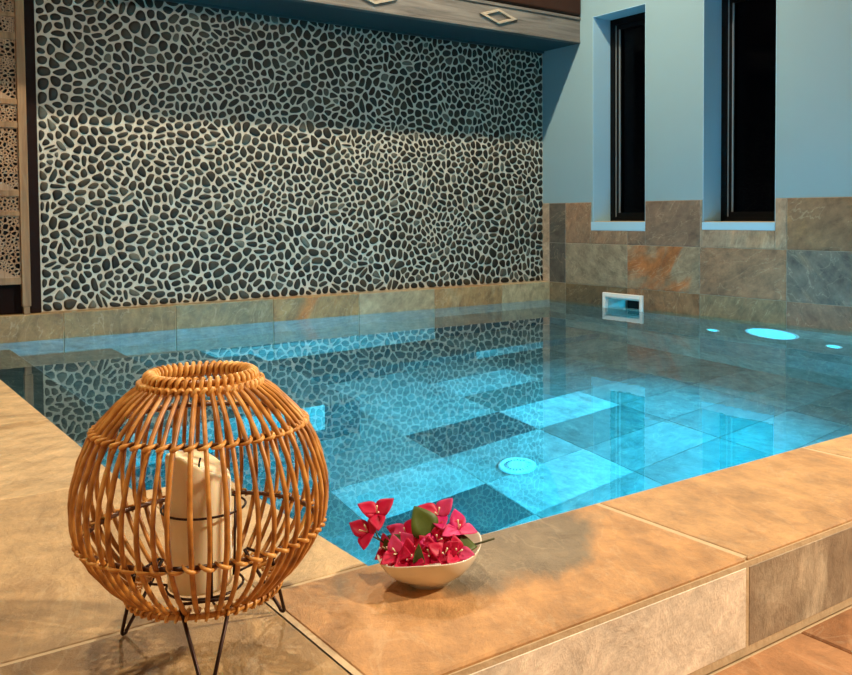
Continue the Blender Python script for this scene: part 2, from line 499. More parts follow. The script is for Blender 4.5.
# colours per visible tile: rows top to bottom
brown, dkbr, gybr, brn2 = C3(150,118,92), C3(112,96,80), C3(142,130,112), C3(122,98,74)
rowcol = [
 [(C3(158,150,134), None), (C3(84,84,78), None), (C3(132,114,94), C3(152,122,96)), (C3(112,98,84), C3(88,78,68)), (C3(146,134,116), C3(160,134,108)), (C3(120,98,74), C3(150,120,84)), (C3(120,104,86), None), (C3(110,104,92), None)],
 [(C3(160,156,142), None), (C3(80,82,78), None), (C3(134,130,112), C3(112,108,94)), (C3(136,126,106), C3(160,104,60)), (C3(140,114,90), C3(112,92,74)), (C3(104,104,98), C3(130,118,100)), (C3(140,120,96), None), (C3(120,110,96), None)],
 [(C3(170,150,110), None), (C3(116,108,86), None), (C3(98,90,68), C3(130,110,76)), (C3(132,108,80), C3(106,84,64)), (C3(128,118,94), C3(148,120,92)), (C3(126,108,92), C3(146,122,100)), (C3(130,110,86), None), (C3(120,110,96), None)],
]
def holes(y0, y1, z0, z1):
    """split a tile rectangle around the openings painted into the wall"""
    rects = [(y0, y1, z0, z1)]
    for (a, b, c, d) in ((W1[0]-.004, W1[1]+.016, .535, WZ1), (W2[0]-.003, W2[1]+.003, .549, WZ1), (SK[0], SK[1], SKZ[0], SKZ[1])):
        out = []
        for (p, q, r, s) in rects:
            if b <= p or a >= q or d <= r or c >= s: out.append((p, q, r, s)); continue
            if a > p: out.append((p, a, r, s))
            if b < q: out.append((b, q, r, s))
            lo, hi = max(a, p), min(b, q)
            if c > r: out.append((lo, hi, r, c))
            if d < s: out.append((lo, hi, d, s))
        rects = out
    return [q for q in rects if q[1]-q[0] > .012 and q[3]-q[2] > .012]
mixr = {(1,3): -.02, (0,2): -.1, (1,4): -.05}
for r in range(3):
    z1 = zr[r]; z0 = zr[r+1] if r < 2 else -.16
    for c in range(8):
        A, B = rowcol[r][c]
        A = (A[0]*1.16, A[1]*.95, A[2]*.82); B = B and (B[0]*1.12, B[1]*.95, B[2]*.82)
        sd, rt = R.uniform(0,40), {(1,2): 1.0, (1,3): -1.15, (1,5): .8, (0,3): -1.3, (0,5): -1.2, (2,2): -.8}.get((r,c), R.uniform(-1.6, 1.6))
        for (p, q, s, t) in holes(ycol[c+1], ycol[c], z0, z1):
            tl(mb, '-x', p, q, s, t, -TH, TH, A, B, mixr.get((r,c), -.1), rot=rt, seed=sd)
for r, (z0, z1) in enumerate(((-.46,-.16),(-.76,-.46),(-1.06,-.76),(-1.36,-1.06),(-1.6,-1.36))):
    for c in range(7):
        tl(mb, '-x', ycol[c+1], ycol[c], z0, z1, -TH, TH, R.choice([MID, C3(110,114,104), C3(96,104,98), C3(140,140,128)]), None, -.1)
# grout bed between the tiles
for (p, q, s, t) in holes(-3.6, 0, -1.6, ZD+.6): mb.box(-.005, .0, p, q, s, t, mat=1)
o = mb.build('wainscot_right', [M['slate'], M['grout_dark']], tile=True); tag(o, kind='structure')

# painted sill bands cut into the tiles, windows
def window(n, y0, y1, zs):
    root = empty('window_%d' % n, (0, (y0+y1)/2, WZ0)); tag(root, kind='structure')
    oy = (y0+y1)/2
    def B(name, mb, m, par=root, bev=0):
        mb.v = [(v[0], v[1]-oy, v[2]-WZ0) for v in mb.v]
        return mb.build(name, m, par, bevel=bev)
    s = MB(); s.box(-.0085, .175, y0-.002, y1+(.014 if n == 1 else .002), zs, WZ0); B('sill', s, M['reveal'], bev=.003)
    s = MB(); e_ = .003
    s.box(-.0006, .1715, y1-e_, y1+.0005, WZ0+.0005, WZ1); s.box(-.0006, .1715, y0-.0005, y0+e_, WZ0+.0005, WZ1); s.box(-.0006, .1715, y0+e_, y1-e_, WZ1-e_, WZ1+.0005)
    B('reveal', s, M['reveal'])
    s = MB(); s.box(.012, .172, y0+.002, y1-.002, WZ0+.0005, WZ0+.004); B('sill_tile', s, M['grout'])
    fx0, fx1 = .172, .24; fw = .045
    f = MB()
    f.box(fx0, fx1, y0, y0+fw, WZ0, WZ1); f.box(fx0, fx1, y1-fw, y1, WZ0, WZ1)
    f.box(fx0, fx1, y0+fw, y1-fw, WZ0, WZ0+.03); f.box(fx0, fx1, y0+fw, y1-fw, WZ1-fw, WZ1)
    B('frame', f, M['black'])
    s2 = MB(); a, b = y0+fw, y1-fw; c, d = WZ0+.03, WZ1-fw; sw = .035
    for q in ((a,a+sw,c,d),(b-sw,b,c,d),(a+sw,b-sw,c,c+sw),(a+sw,b-sw,d-sw,d)): s2.box(.186, .235, *q)
    B('sash', s2, M['black'])
    g = MB()
    e = .006
    for q in ((a+sw,a+sw+e,c+sw,d-sw),(b-sw-e,b-sw,c+sw,d-sw),(b-.008,b-.001,c+.005,d-.005)): g.box(.183, .195, *q)
    B('gasket', g, M['bead'])
    p = MB(); p.box(.208, .214, a+sw, b-sw, c+sw, d-sw); B('pane', p, M['glass'])
window(1, W1[0], W1[1], .535); window(2, W2[0], W2[1], .549)

# ================================================================== LEDGE under the pebbles + back wall of the pool
mb = MB()
lx = [0, -.4662, -.4662-.5952, -.4662-2*.5952, -.4662-3*.5952, -.4662-4*.5952, -.4662-5*.5952, -.4662-6*.5952]
lcol = [(C3(176,158,122), C3(196,176,138)), (C3(160,126,84), C3(186,160,120)), (C3(160,144,112), C3(140,128,100)), (C3(150,122,78), C3(176,112,52)),
        (C3(132,120,88), C3(112,106,84)), (C3(134,112,74), C3(120,100,66)), (C3(140,112,70), C3(104,78,46))]
for c in range(7):
    A, B = lcol[c]
    sd = R.uniform(0,40); rt = .55 if c in (3,4) else R.uniform(0,1)
    x0 = max(lx[c+1], XL1)
    if x0 < lx[c]:
        tl(mb, '-y', x0, lx[c], -.02, ZD, -DL, TH, A, B, -.04 if c == 3 else -.1, rot=rt, seed=sd)
        tl(mb, '+z', x0, lx[c], -DL+.001, -.008, ZD, .006, A, B, -.1, rot=rt, seed=sd, ch=.001)
bx = lx[:]
for c in range(7):
    x0 = max(bx[c+1], XL1)
    if x0 >= bx[c]: continue
    pale = c >= 2
    for (z0, z1), A in zip(((-.5,-.02),(-.95,-.5),(-1.4,-.95)), ((C3(132,138,138),MID,PALE) if pale else (C3(136,140,136),DARK,DARK))):
        tl(mb, '-y', x0, bx[c], z0, z1, -DL, TH, A, None, -.1)
mb.box(XL1-.3, 0, -DL+.005, 0.0, -1.7, ZD-.004, mat=1)
o = mb.build('pool_ledge', [M['slate'], M['grout']], tile=True); tag(o, kind='structure')

# ================================================================== POOL BASIN: floor, bench, steps, other sides
mb = MB()
cols = [0, -.54, -1.11, -1.68, -2.25, -2.82, -3.39, XL1]
rows = [-.64, -.965, -1.29, -1.615, -1.94, -2.265, -2.59, -2.915, -3.24, -3.565, -3.89, YN]
fl = {  # column 0 = next to the right wall
 0: 'MNMNMMNMMNM', 1: 'NMNMMNMMNMM', 2: 'MPNPNMNMMNP', 3: 'LLLDLPMPMMM', 4: 'NNMMPDLPMNM', 5: 'MNMMNMPMNPM', 6: 'MMMNMMPMMMN'}
cm = {'P': PALE, 'M': C3(122,130,124), 'D': DARK, 'N': C3(104,112,106), 'L': C3(146,152,146)}
for c in range(7):
    for r in range(11):
        k = fl[c][r]; A = cm[k]
        tl(mb, '+z', cols[c+1], cols[c], rows[r+1], rows[r], ZB, .01, A, tuple(q*.86 for q in A), -.1, gap=.0025)
    # bench tiles: low riser and top along the back
    A = PALE if c == 1 else R.choice([DARK, MID, C3(90,98,94)])
    tl(mb, '-y', cols[c+1], cols[c], ZB, ZB+.2, -.64, .01, A, None, -.1)
    tl(mb, '+z', cols[c+1], cols[c], -.64, -DL, ZB+.2, .01, R.choice([MID, C3(86,94,90)]), None, -.1)
# corner steps
def block(x1, y0, z, A, lo, Fc=MID):
    tl(mb, '+z', XL1, x1, y0, -DL, z, .01, A, None, -.1)
    tl(mb, '-y', XL1, x1, lo, z, y0, .01, Fc, None, -.1)
    tl(mb, '+x', y0, -DL, lo, z, x1, .01, C3(150,156,150), None, -.1)
block(-3.70, -2.3, -.25, C3(78,80,72), -.8)
block(-3.20, -2.0, -.52, C3(96,102,96), -.82)
block(-2.74, -1.75, -.8, C3(120,126,120), -1.15, PALE)
block(-2.40, -1.45, -1.15, C3(104,114,110), ZB+.0, C3(84,94,92))
o = mb.build('pool_basin', [M['slate'], M['grout_dark']], tile=True); tag(o, kind='structure')
# substrate slabs of the basin
mb = MB()
mb.box(XL1-.3, 0, YN-.2, 0, ZB-.15, ZB-.005)
mb.box(XL1-.25, XL1-.002, YJ, -DL, ZB, ZD-.02); mb.box(XL1-.25, XL2-.002, YN-.02, YJ, ZB, ZD-.02)
mb.box(XL1-.25, 0, YN-.25, YN-.002, ZB, ZD-.02)
o = mb.build('pool_shell', M['grout_dark']); tag(o, kind='structure')

# water
mb = MB()
e = .001
poly = [(0-TH+.002, -DL+e), (XL1-e, -DL+e), (XL1-e, YJ-e), (XL2-e, YJ-e), (XL2-e, YN-e), (-TH+.002, YN-e)]
mb.add([(x, y, 0) for x, y in poly], [tuple(range(6))])
water = mb.build('pool_water', M['water'])
if water.data.polygons[0].normal.z < 0: water.data.flip_normals()
tag(water, 'clear still turquoise water filling the tiled pool', 'water', kind='stuff')

# ================================================================== DECK, KERB, LOWER FLOOR
mb = MB()
dk = [(C3(200,170,126), C3(174,142,98)), (C3(196,166,122), C3(168,136,94)), (C3(204,176,134), C3(184,152,110)), (C3(186,154,110), C3(164,130,88))]
gx = [XL1-.615*k for k in range(0, 5)]
gy = [-.1, -.82, -1.49, -2.16, -2.83, -3.498, YN]
for i in range(4):
    for j in range(6):
        A, B = dk[(i*2+j*3) % 4]
        tl(mb, '+z', gx[i+1], gx[i], gy[j+1], gy[j], ZD, .015, A, B, -.06, gap=.003)
tl(mb, '+z', XL1, XL2, YN, YJ, ZD, .015, C3(196,166,122), C3(172,140,98), -.08, gap=.003)
tl(mb, '+x', YJ, -DL, -.3, ZD-.015, XL1, .008, MID, None, -.1)
# kerb slabs; tops coloured darker than the front, imitating frontal light
kx = [XL1-1.23, XL1-.617, XL1, -3.4276, -2.813, -2.199, -1.584, -.97, -.356, 0]
def stain(u, v):      # grey-brown cloud on a rust orange slab
    du = (u+3.70)/.27; dv = (v-(-4.25))/.13
    d = math.hypot(du, dv)
    return .26-.30*(d**1.6) if d < 1.5 else -.32
kc = [(C3(186,156,112), C3(156,124,84)), (C3(166,134,90), C3(138,108,70)), (C3(194,146,94), C3(136,120,96)), (C3(196,152,102), C3(164,122,80)),
      (C3(206,166,116), C3(180,142,100)), (C3(208,164,112), C3(182,146,104)), (C3(202,160,110), C3(186,142,98)), (C3(190,146,94), C3(180,130,82)), (C3(190,146,94), C3(180,130,82))]
for i in range(9):
    A, B = kc[i]
    tl(mb, '+z', kx[i], kx[i+1], YK, YN, ZD, .006, A, B, stain if i == 2 else -.05, gap=.008, ch=.003, sub=(24,12) if i == 2 else None, seed=3.3 if i == 2 else None, rot=.4 if i == 2 else .25)
# kerb front tiles; colours raised in place of more frontal light
kf = [(C3(226,204,168), C3(210,182,142)), (C3(232,212,178), C3(214,190,152)), (C3(244,230,206), C3(232,212,182)), (C3(158,140,116), C3(206,190,162)), (C3(196,170,130), C3(170,140,104)),
      (C3(160,132,100), C3(190,160,120)), (C3(200,170,130), None), (C3(150,124,96), None), (C3(200,170,130), None)]
for i in range(9):
    A, B = kf[i]
    tl(mb, '-y', kx[i], kx[i+1], ZF+.009, ZD-.0105, YK+.001, .008, A, B, -.02 if i == 3 else -.06, gap=.004, rot=.12 if i == 3 else R.uniform(.4,1.2))
mb.box(XW, XL1-.003, YK+.007, -.1, -.3, ZD-.0014, mat=1)             # bedding under the deck
mb.box(XL1-.01, XL2-.003, YK+.007, YJ-.003, -.3, ZD-.0014, mat=1)
mb.box(XL2-.01, -.002, YK+.007, YN-.003, -.3, ZD-.0012, mat=1)
mb.box(XW, -.002, YK+.0018, YK+.05, ZF, ZD-.0062, mat=1)
o = mb.build('pool_deck', [M['slate_deck'], M['grout']], tile=True); tag(o, kind='structure')

mb = MB()
fc = [(C3(176,126,84), C3(152,104,66)), (C3(168,118,78), C3(146,98,62)), (C3(182,132,90), C3(158,108,70))]
for i in range(6):
    for j in range(6):
        A, B = fc[(i+2*j) % 3]
        tl(mb, '+z', -6.6+1.1*i, -5.5+1.1*i, YK-.62*(j+1), YK-.62*j, ZF, .012, A, B, -.04, gap=.005)
mb.box(XW, 0, YW, YK+.02, -.3, ZF-.004, mat=1)
floor = mb.build('floor', [M['slate_deck'], M['grout']], tile=True); tag(floor, kind='structure')
# remaining room shell
mb = MB(); mb.box(XW-.2, XW, YW-.2, .2, -.3, ZC); tag(mb.build('wall_left', M['plaster']), kind='structure')
mb = MB(); mb.box(XW-.2, TX, YW-.2, YW, -.3, ZC); tag(mb.build('wall_front', M['plaster']), kind='structure')
mb = MB(); mb.box(XW-.2, TX, YW-.2, .2, ZC, ZC+.15); tag(mb.build('ceiling', M['plaster']), kind='structure')

# ================================================================== BEAM with diamond mouldings, soffit, dark wood board above
BY = -.43
mb = MB(); mb.box(XW, -.001, BY, BY+.05, 1.9, 2.09); mb.box(XW, -.001, BY-.008, BY, 2.066, 2.086)
mb.box(XW, -.001, BY-.004, BY, 1.902, 1.918)
beam = mb.build('trim_1', M['greywood'], bevel=.004); tag(beam, kind='structure')
def diamond(xc):
    zc = 1.995; hw, hh = .165, .052; t = .028
    m_ = MB(); out = [(-hw,0),(0,-hh),(hw,0),(0,hh)]; k = .62
    vs = []
    for (s, d) in ((1, 0), (.96, .012), (k+.05, .012), (k, 0)):
        for (u, v) in out: vs.append((u*s, -d, v*s))
    fs = []
    for r in range(3):
        for i in range(4): fs.append((r*4+i, r*4+(i+1) % 4, r*4+4+(i+1) % 4, r*4+4+i))
    m_.add(vs, fs)
    o = m_.build('diamond_moulding', M['molding'], beam); o.location = (xc, BY-.0005, zc)
for k in range(6): diamond(-.755-.96*k)
mb = MB(); mb.box(XW, -.001, BY+.05, -.001, 1.9, 1.93); mb.box(XW, -.003, -.03, -.001, 1.885, 1.9)
tag(mb.build('trim_2', M['soffit']), kind='structure')
mb = MB(); mb.box(XW, -.001, BY-.018, -.001, 2.092, ZC-.001)
tag(mb.build('trim_3', M['darkwood'], bevel=.02, seg=4), kind='structure')

# ================================================================== dark post, carved screen
mb = MB(); mb.box(-3.590, -3.536, -.03, -.001, ZD+.001, 1.9-.001)
mb.box(XW, -3.590, -.012, -.001, ZD+.001, 1.9-.001)
tag(mb.build('trim_4', M['postwood'], bevel=.004), kind='structure')

scr = empty('carved_wooden_screen', (-3.91, -.055, ZD))
tag(scr, 'brown carved wooden screen with pierced fretwork panels standing left of the pebble wall', 'screen')
ox, oy, oz = scr.location
def part(name, mb, m, bev=.003):
    mb.v = [(v[0]-ox, v[1]-oy, v[2]-oz) for v in mb.v]
    return mb.build(name, m, scr, bevel=bev)
SX0, SX1 = -4.20, -3.594
SY0, SY1 = -.080, -.045
pin0, pin1 = SX0+.042, SX1-.042
for a, b in ((SX0, pin0), (pin1, SX1)):
    s = MB(); s.box(a, b, SY0, SY1, ZD+.042, 1.88); part('stile', s, M['screenwood'])
    s = MB(); s.box(a+.006, b-.006, SY0+.003, SY1-.003, ZD+.0005, ZD+.042); part('foot', s, M['screenwood'])
panels = [(.335,.655),(.680,.757),(.790,1.112),(1.144,1.233),(1.262,1.568),(1.603,1.683),(1.705,1.85)]
edges = [.298] + [v for p in panels for v in p] + [1.88]
for i in range(0, len(edges), 2):
    s = MB(); s.box(pin0+.0005, pin1-.0005, SY0+.004, SY1-.004, edges[i], edges[i+1]); part('rail', s, M['screenwood'], .002)
rng = random.Random(5)
for (z0, z1) in panels:
    bounds = (pin0+.0005, pin1-.0005, z0+.0005, z1-.0005)
    area = (bounds[1]-bounds[0])*(z1-z0)
    n = int(area/.00040)
    ps = relaxed(n, bounds, 1, rng, .8)
    full = voronoi(ps, bounds, 0, 14); hole = voronoi(ps, bounds, .0036, 14)
    s = MB()
    yf, yb = SY0+.010, SY0+.022
    for f_, h_ in zip(full, hole):
        if not f_: continue
        h_ = merge_close(h_, .002) if h_ else None
        if not h_ or len(h_) < 3:
            s.add([(x, yf, z) for x, z in f_], [tuple(range(len(f_)))]); continue
        # ring between the cell outline and its hole (match by angle)
        g = centroid(h_)
        kk = 12
        def at(poly, ang):
            best = None; dx, dz = math.cos(ang), math.sin(ang)
            for i in range(len(poly)):
                x1_, y1_ = poly[i][0]-g[0], poly[i][1]-g[1]; x2_, y2_ = poly[(i+1) % len(poly)][0]-g[0], poly[(i+1) % len(poly)][1]-g[1]
                den = dx*(y2_-y1_)-dz*(x2_-x1_)
                if abs(den) < 1e-12: continue
                t = (x1_*(y2_-y1_)-y1_*(x2_-x1_))/den; u = (x1_*dz-y1_*dx)/den
                if t > 0 and -1e-6 <= u <= 1+1e-6: best = t if best is None else min(best, t)
            return (g[0]+dx*(best or 0), g[1]+dz*(best or 0))
        angs = [2*PI*i/kk for i in range(kk)]
        O = [at(f_, a) for a in angs]; H = [at(h_, a) for a in angs]
        vs = [(x, yf, z) for x, z in O]+[(x, yf, z) for x, z in H]+[(x, yb, z) for x, z in H]
        fs = []
        for i in range(kk):
            j = (i+1) % kk
            fs.append((i, j, kk+j, kk+i)); fs.append((kk+i, kk+j, 2*kk+j, 2*kk+i))
        s.add(vs, fs)
    # a solid scalloped plaque at the foot of each tall panel
    if z1-z0 > .25:
        a = []; xm = (pin0+pin1)/2; hw = (pin1-pin0)/2-.02
        for i in range(25):
            u = -1+2*i/24; a.append((xm+u*hw, z0+.10*max(0, (1-abs(u)**1.6))))
        vs = [(x, yf-.003, z) for x, z in a]; s.add(vs, [tuple(range(len(vs)))])
    part('fretwork_panel', s, M['latticewood'], 0)
s = MB(); s.box(pin0, pin1, SY1-.006, SY1-.002, .30, 1.88); part('backing', s, M['blackvoid'], 0)

# ================================================================== skimmer, pool lamp, inlets, drain
sk = empty('pool_skimmer', (0, -.88, 0)); tag(sk, 'white plastic skimmer mouth half sunk at the waterline of the right wall', 'skimmer')
def loc(mb, o): mb.v = [(v[0]-o.location.x, v[1]-o.location.y, v[2]-o.location.z) for v in mb.v]
s = MB(); ya, yb = -1.074, -.687; za, zb = -.12, .096
s.box(-.03, -TH-.0005, ya, SK[0], za, zb); s.box(-.03, -TH-.0005, SK[1], yb, za, zb); s.box(-.03, -TH-.0005, SK[0], SK[1], SKZ[1], zb); s.box(-.03, -TH-.0005, SK[0], SK[1], za, SKZ[0])
loc(s, sk); s.build('frame', M['white'], sk, bevel=.006, seg=3)
s = MB(); e = .001
s.box(-.012, .2, SK[0]+e, SK[0]+.008, SKZ[0]+e, SKZ[1]-e); s.box(-.012, .2, SK[1]-.008, SK[1]-e, SKZ[0]+e, SKZ[1]-e)
s.box(-.012, .2, SK[0]+.008, SK[1]-.008, SKZ[1]-.008, SKZ[1]-e); s.box(-.012, .2, SK[0]+.008, SK[1]-.008, SKZ[0]+e, SKZ[0]+.008)
loc(s, sk); s.build('throat', M['white'], sk)
s = MB(); s.box(.19, .198, SK[0]+.009, SK[1]-.009, SKZ[0]+.009, SKZ[1]-.009); loc(s, sk); s.build('basket_opening', M['blackvoid'], sk)
s = MB(); s.box(.05, .056, SK[0]+.012, SK[1]-.15, SKZ[0]+.02, SKZ[1]-.012); loc(s, sk); s.build('weir_flap', M['blackvoid'], sk)

def xdisc(mb, r0, r1, x0, x1, n=32):
    """ring or disc whose axis is x"""
    vs = []
    for (r, x) in ((r0, x0), (r1, x0), (r1, x1), (r0, x1)):
        for j in range(n): vs.append((x, r*math.cos(2*PI*j/n), r*math.sin(2*PI*j/n)))
    fs = []
    for k in range(4):
        for j in range(n): fs.append((k*n+j, k*n+(j+1) % n, ((k+1) % 4)*n+(j+1) % n, ((k+1) % 4)*n+j))
    mb.add(vs, fs)
lamp = empty('pool_lamp', (-TH, -2.10, -.42)); tag(lamp, 'round glowing cyan underwater lamp on the right wall', 'lamp')
s = MB(); xdisc(s, .170, .184, -.020, -.0005); s.build('bezel', M['inlet'], lamp, bevel=.003)
s = MB(); s.lathe([(.1695,0),(.14,.010),(.07,.016),(.0,.018)], 32)
s.v = [(-v[2]-.004, v[0], v[1]) for v in s.v]; s.build('lens', M['lens'], lamp)
inl = None
for yy, lab in ((-1.665, 'small round water inlet made to glow cyan, between the large underwater lamp and the skimmer'), (-2.505, 'small round water inlet made to glow cyan, at the right edge, right of the large underwater lamp')):
    r_ = empty('glowing_pool_inlet', (-TH, yy, -.59)); tag(r_, lab, 'lamp', 'glowing water inlets beside the large underwater lamp')
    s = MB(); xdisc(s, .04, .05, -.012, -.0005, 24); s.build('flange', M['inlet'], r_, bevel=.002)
    s = MB(); s.lathe([(.0395,0.001),(.0395,.010),(.022,.016),(0,.017)], 16); s.v = [(-v[2], v[0], v[1]) for v in s.v]; s.build('lens', M['lens'], r_)  # emission added to a water inlet so it glows like the lamp
dr = empty('floor_drain', (-2.04, -2.22, ZB)); tag(dr, 'round pale slotted drain cover in the pool floor', 'drain')
s = MB(); s.lathe([(.062,.001),(.085,.001),(.085,.010),(.078,.016),(.066,.017),(.062,.012),(.062,.001)], 40); s.build('rim', M['inlet'], dr)
s = MB()
s.lathe([(.0615,.001),(.0615,.012),(.03,.020),(0,.021)], 40); s.build('cover', M['inlet'], dr)
for ring_r, cnt in ((.052, 22),):
    s = MB()
    for j in range(cnt):
        a = 2*PI*j/cnt; ca, sa = math.cos(a), math.sin(a)
        vs = []
        for (rr, tt) in ((ring_r-.007,-.002),(ring_r+.006,-.002),(ring_r+.006,.002),(ring_r-.007,.002)):
            vs.append((rr*ca-tt*sa, rr*sa+tt*ca, .0125+(.0615-rr)*.256+.0012))
        s.add(vs, [(0,1,2,3)])
    s.build('slots', M['blackvoid'], dr)

# ================================================================== LANTERN
LC = (-4.155, -4.275, ZD)
ln = empty('rattan_lantern', LC)
tag(ln, 'round rattan cage lantern on dark hairpin legs standing at the pool corner', 'lantern')
prof = [(.056,.3195),(.072,.309),(.091,.294),(.116,.2655),(.131,.234),(.1395,.202),(.1410,.178),(.1385,.157),(.131,.136),(.1185,.114),(.101,.093),(.083,.078),(.070,.076)]
def smooth_profile(p, n=4):
    out = []
    for i in range(len(p)-1):
        p0 = p[max(i-1,0)]; p1 = p[i]; p2 = p[i+1]; p3 = p[min(i+2, len(p)-1)]
        for k in range(n):
            t = k/n
            out.append(tuple(.5*((2*p1[c])+(-p0[c]+p2[c])*t+(2*p0[c]-5*p1[c]+4*p2[c]-p3[c])*t*t+(-p0[c]+3*p1[c]-3*p2[c]+p3[c])*t**3) for c in (0,1)))
    out.append(p[-1]); return out
sp_ = smooth_profile(prof, 3)
NR = 50
rng = random.Random(3)
for k in range(NR):
    a0 = 2*PI*k/NR + rng.uniform(-.018, .018)
    da = rng.uniform(-.02, .02); rr = rng.uniform(.0025, .0031)
    pts = []
    for i, (r, z) in enumerate(sp_):
        t = i/(len(sp_)-1); a = a0+da*math.sin(t*PI)+.004*math.sin(9*t+k)
        dr_ = rng.uniform(-.0006, .0006)
        pts.append(((r+dr_)*math.cos(a), (r+dr_)*math.sin(a), z))
    s = MB(); s.tube(pts, rr, 7); s.build('rib', M['cane'], ln)
def ring(r, z, n=72, wob=0):
    return [((r+wob*math.sin(5*2*PI*i/n))*math.cos(2*PI*i/n), (r+wob*math.sin(5*2*PI*i/n))*math.sin(2*PI*i/n), z) for i in range(n)]
def hoop(r, z, rad, m, dark=True):
    s = MB(); s.tube(ring(r-.0058, z), rad, 8, closed=True); h = s.build('hoop', m, ln)
    s = MB()      # cane bindings crossing each rib
    for k in range(NR):
        a = 2*PI*k/NR; t = PI/NR
        pts = []
        for i in range(7):
            u = -1+2*i/6; aa = a+u*t*1.05
            R_ = r+.0040*(1-u*u)*1.0-.0065*(u*u)
            pts.append((R_*math.cos(aa), R_*math.sin(aa), z+.0035*u*(1 if dark else -1)))
        s.tube(pts, [.0012,.0019,.0024,.0026,.0024,.0019,.0012], 6)
    s.build('binding', M['cane_wrap'], h)
hoop(.116, .2655, .0026, M['cane_dark']); hoop(.1345, .144, .0028, M['cane_dark'], False)
s = MB(); s.tube(ring(.083, .0735), .0036, 8, closed=True); h = s.build('base_hoop', M['cane'], ln)
s = MB()
for k in range(NR):
    a = 2*PI*k/NR
    s.tube([((.083+.0052*math.cos(b))*math.cos(a+.02*math.sin(b)), (.083+.0052*math.cos(b))*math.sin(a+.02*math.sin(b)), .0735+.0052*math.sin(b)) for b in [2*PI*i/8 for i in range(8)]], .0016, 5, closed=True)
s.build('binding', M['cane_wrap'], h)
# woven top rim: a core hoop with cane wound around it both ways
s = MB(); s.tube(ring(.0565, .3215), .0042, 8, closed=True); rim = s.build('rim', M['cane'], ln)
s = MB(); turns = 46; n = turns*9
for sgn, off in ((1, 0), ):
    pts = []
    for i in range(n):
        a = 2*PI*i/n; b = sgn*turns*a+off
        pts.append(((.0570+.0060*math.cos(b))*math.cos(a), (.0570+.0060*math.cos(b))*math.sin(a), .3205+.0072*math.sin(b)))
    s.tube(pts, .0024, 6, closed=True)
s.build('winding', M['cane_wrap'], rim)
s = MB()     # the plait just below the rim
n = 50*6
for ph in (0, PI):
    pts = []
    for i in range(n):
        a = 2*PI*i/n; b = 25*a+ph
        pts.append(((.0660+.0035*math.cos(b))*math.cos(a), (.0660+.0035*math.cos(b))*math.sin(a), .3140+.0040*math.sin(2*b)))
    s.tube(pts, .0022, 6, closed=True)
s.build('plait', M['cane_wrap'], rim)
# wire legs and candle holder
for ang in (127.6, 15.3, 251.):
    a = math.radians(ang); c_, s_ = math.cos(a), math.sin(a)
    def q(r, t, z): return (r*c_-t*s_, r*s_+t*c_, z)
    pts = [q(.080, -.027, .088), q(.090, -.016, .055)]
    f0 = [q(.112+.004*math.cos(b)*0, .0045*math.sin(b), .0032+.0035*(1-math.cos(b))) for b in (-1.4,-.7,0,.7,1.4)]
    pts = [q(.076, -.027, .088)]+f0+[q(.076, .027, .088)]
    s = MB(); s.tube(pts, .0022, 7); s.build('leg', M['wire'], ln)
s = MB()
CR = .047
s.tube(ring(CR, .168, 48), .0014, 6, closed=True); s.tube(ring(.043, .0755, 48), .0016, 6, closed=True)
for k in range(3):
    a = 2*PI*k/3+.35
    s.tube([(CR*math.cos(a), CR*math.sin(a), .168), (.0445*math.cos(a), .0445*math.sin(a), .10), (.043*math.cos(a), .043*math.sin(a), .0755)], .0015, 6)
    s.tube([(.0, 0, .0735), (.043*math.cos(a), .043*math.sin(a), .0735), (.080*math.cos(a), .080*math.sin(a), .0755)], .0015, 6)
for ang in (127.6, 15.3, 251.):
    a = math.radians(ang)
    s.tube([((.080*math.cos(a)-t*math.sin(a)), (.080*math.sin(a)+t*math.cos(a)), .088) for t in (-.027, 0, .027)], .0018, 6)
s.build('candle_holder', M['wire'], ln)

# candle
cd = empty('pillar_candle', (LC[0]-.0045, LC[1]+.003, ZD+.0755)); tag(cd, 'thick cream pillar candle standing inside the rattan lantern', 'candle')
RV = Vector((.794,-.608,0)); FV = Vector((.607,.794,0))
s = MB(); cr = .0362
def ctop(x, y):
    u = (x*RV.x+y*RV.y)/cr; f_ = (x*FV.x+y*FV.y)/cr
    return .155 - .022*max(0, u+.25)**1.1 - .004*f_
prof_r = [0, .35, .7, .9, .97, 1.0]
n = 40; vs = []; fs = []
for j in range(n):
    a = 2*PI*j/n; vs.append((cr*.97*math.cos(a), cr*.97*math.sin(a), .0008))
for zz in (.004, .05, .10):
    for j in range(n):
        a = 2*PI*j/n; vs.append((cr*math.cos(a), cr*math.sin(a), zz))
for (rf, dz) in ((1.0, -.003), (.97, 0), (.88, .0), (.78, -.006), (.4, -.012), (.03, -.013)):
    for j in range(n):
        a = 2*PI*j/n; x, y = cr*rf*math.cos(a), cr*rf*math.sin(a); vs.append((x, y, ctop(x, y)+dz))
for r in range(9):
    for j in range(n): fs.append((r*n+j, r*n+(j+1) % n, (r+1)*n+(j+1) % n, (r+1)*n+j))
fs.append(tuple(range(n-1,-1,-1))); fs.append(tuple(9*n+j for j in range(n)))
s.add(vs, fs, smooth=True); s.build('wax_body', M['wax'], cd)
s = MB(); s.tube([(0,0,.134),(.001,0,.143),(.003,.001,.149)], .0011, 6); s.build('wick', M['blackvoid'], cd)

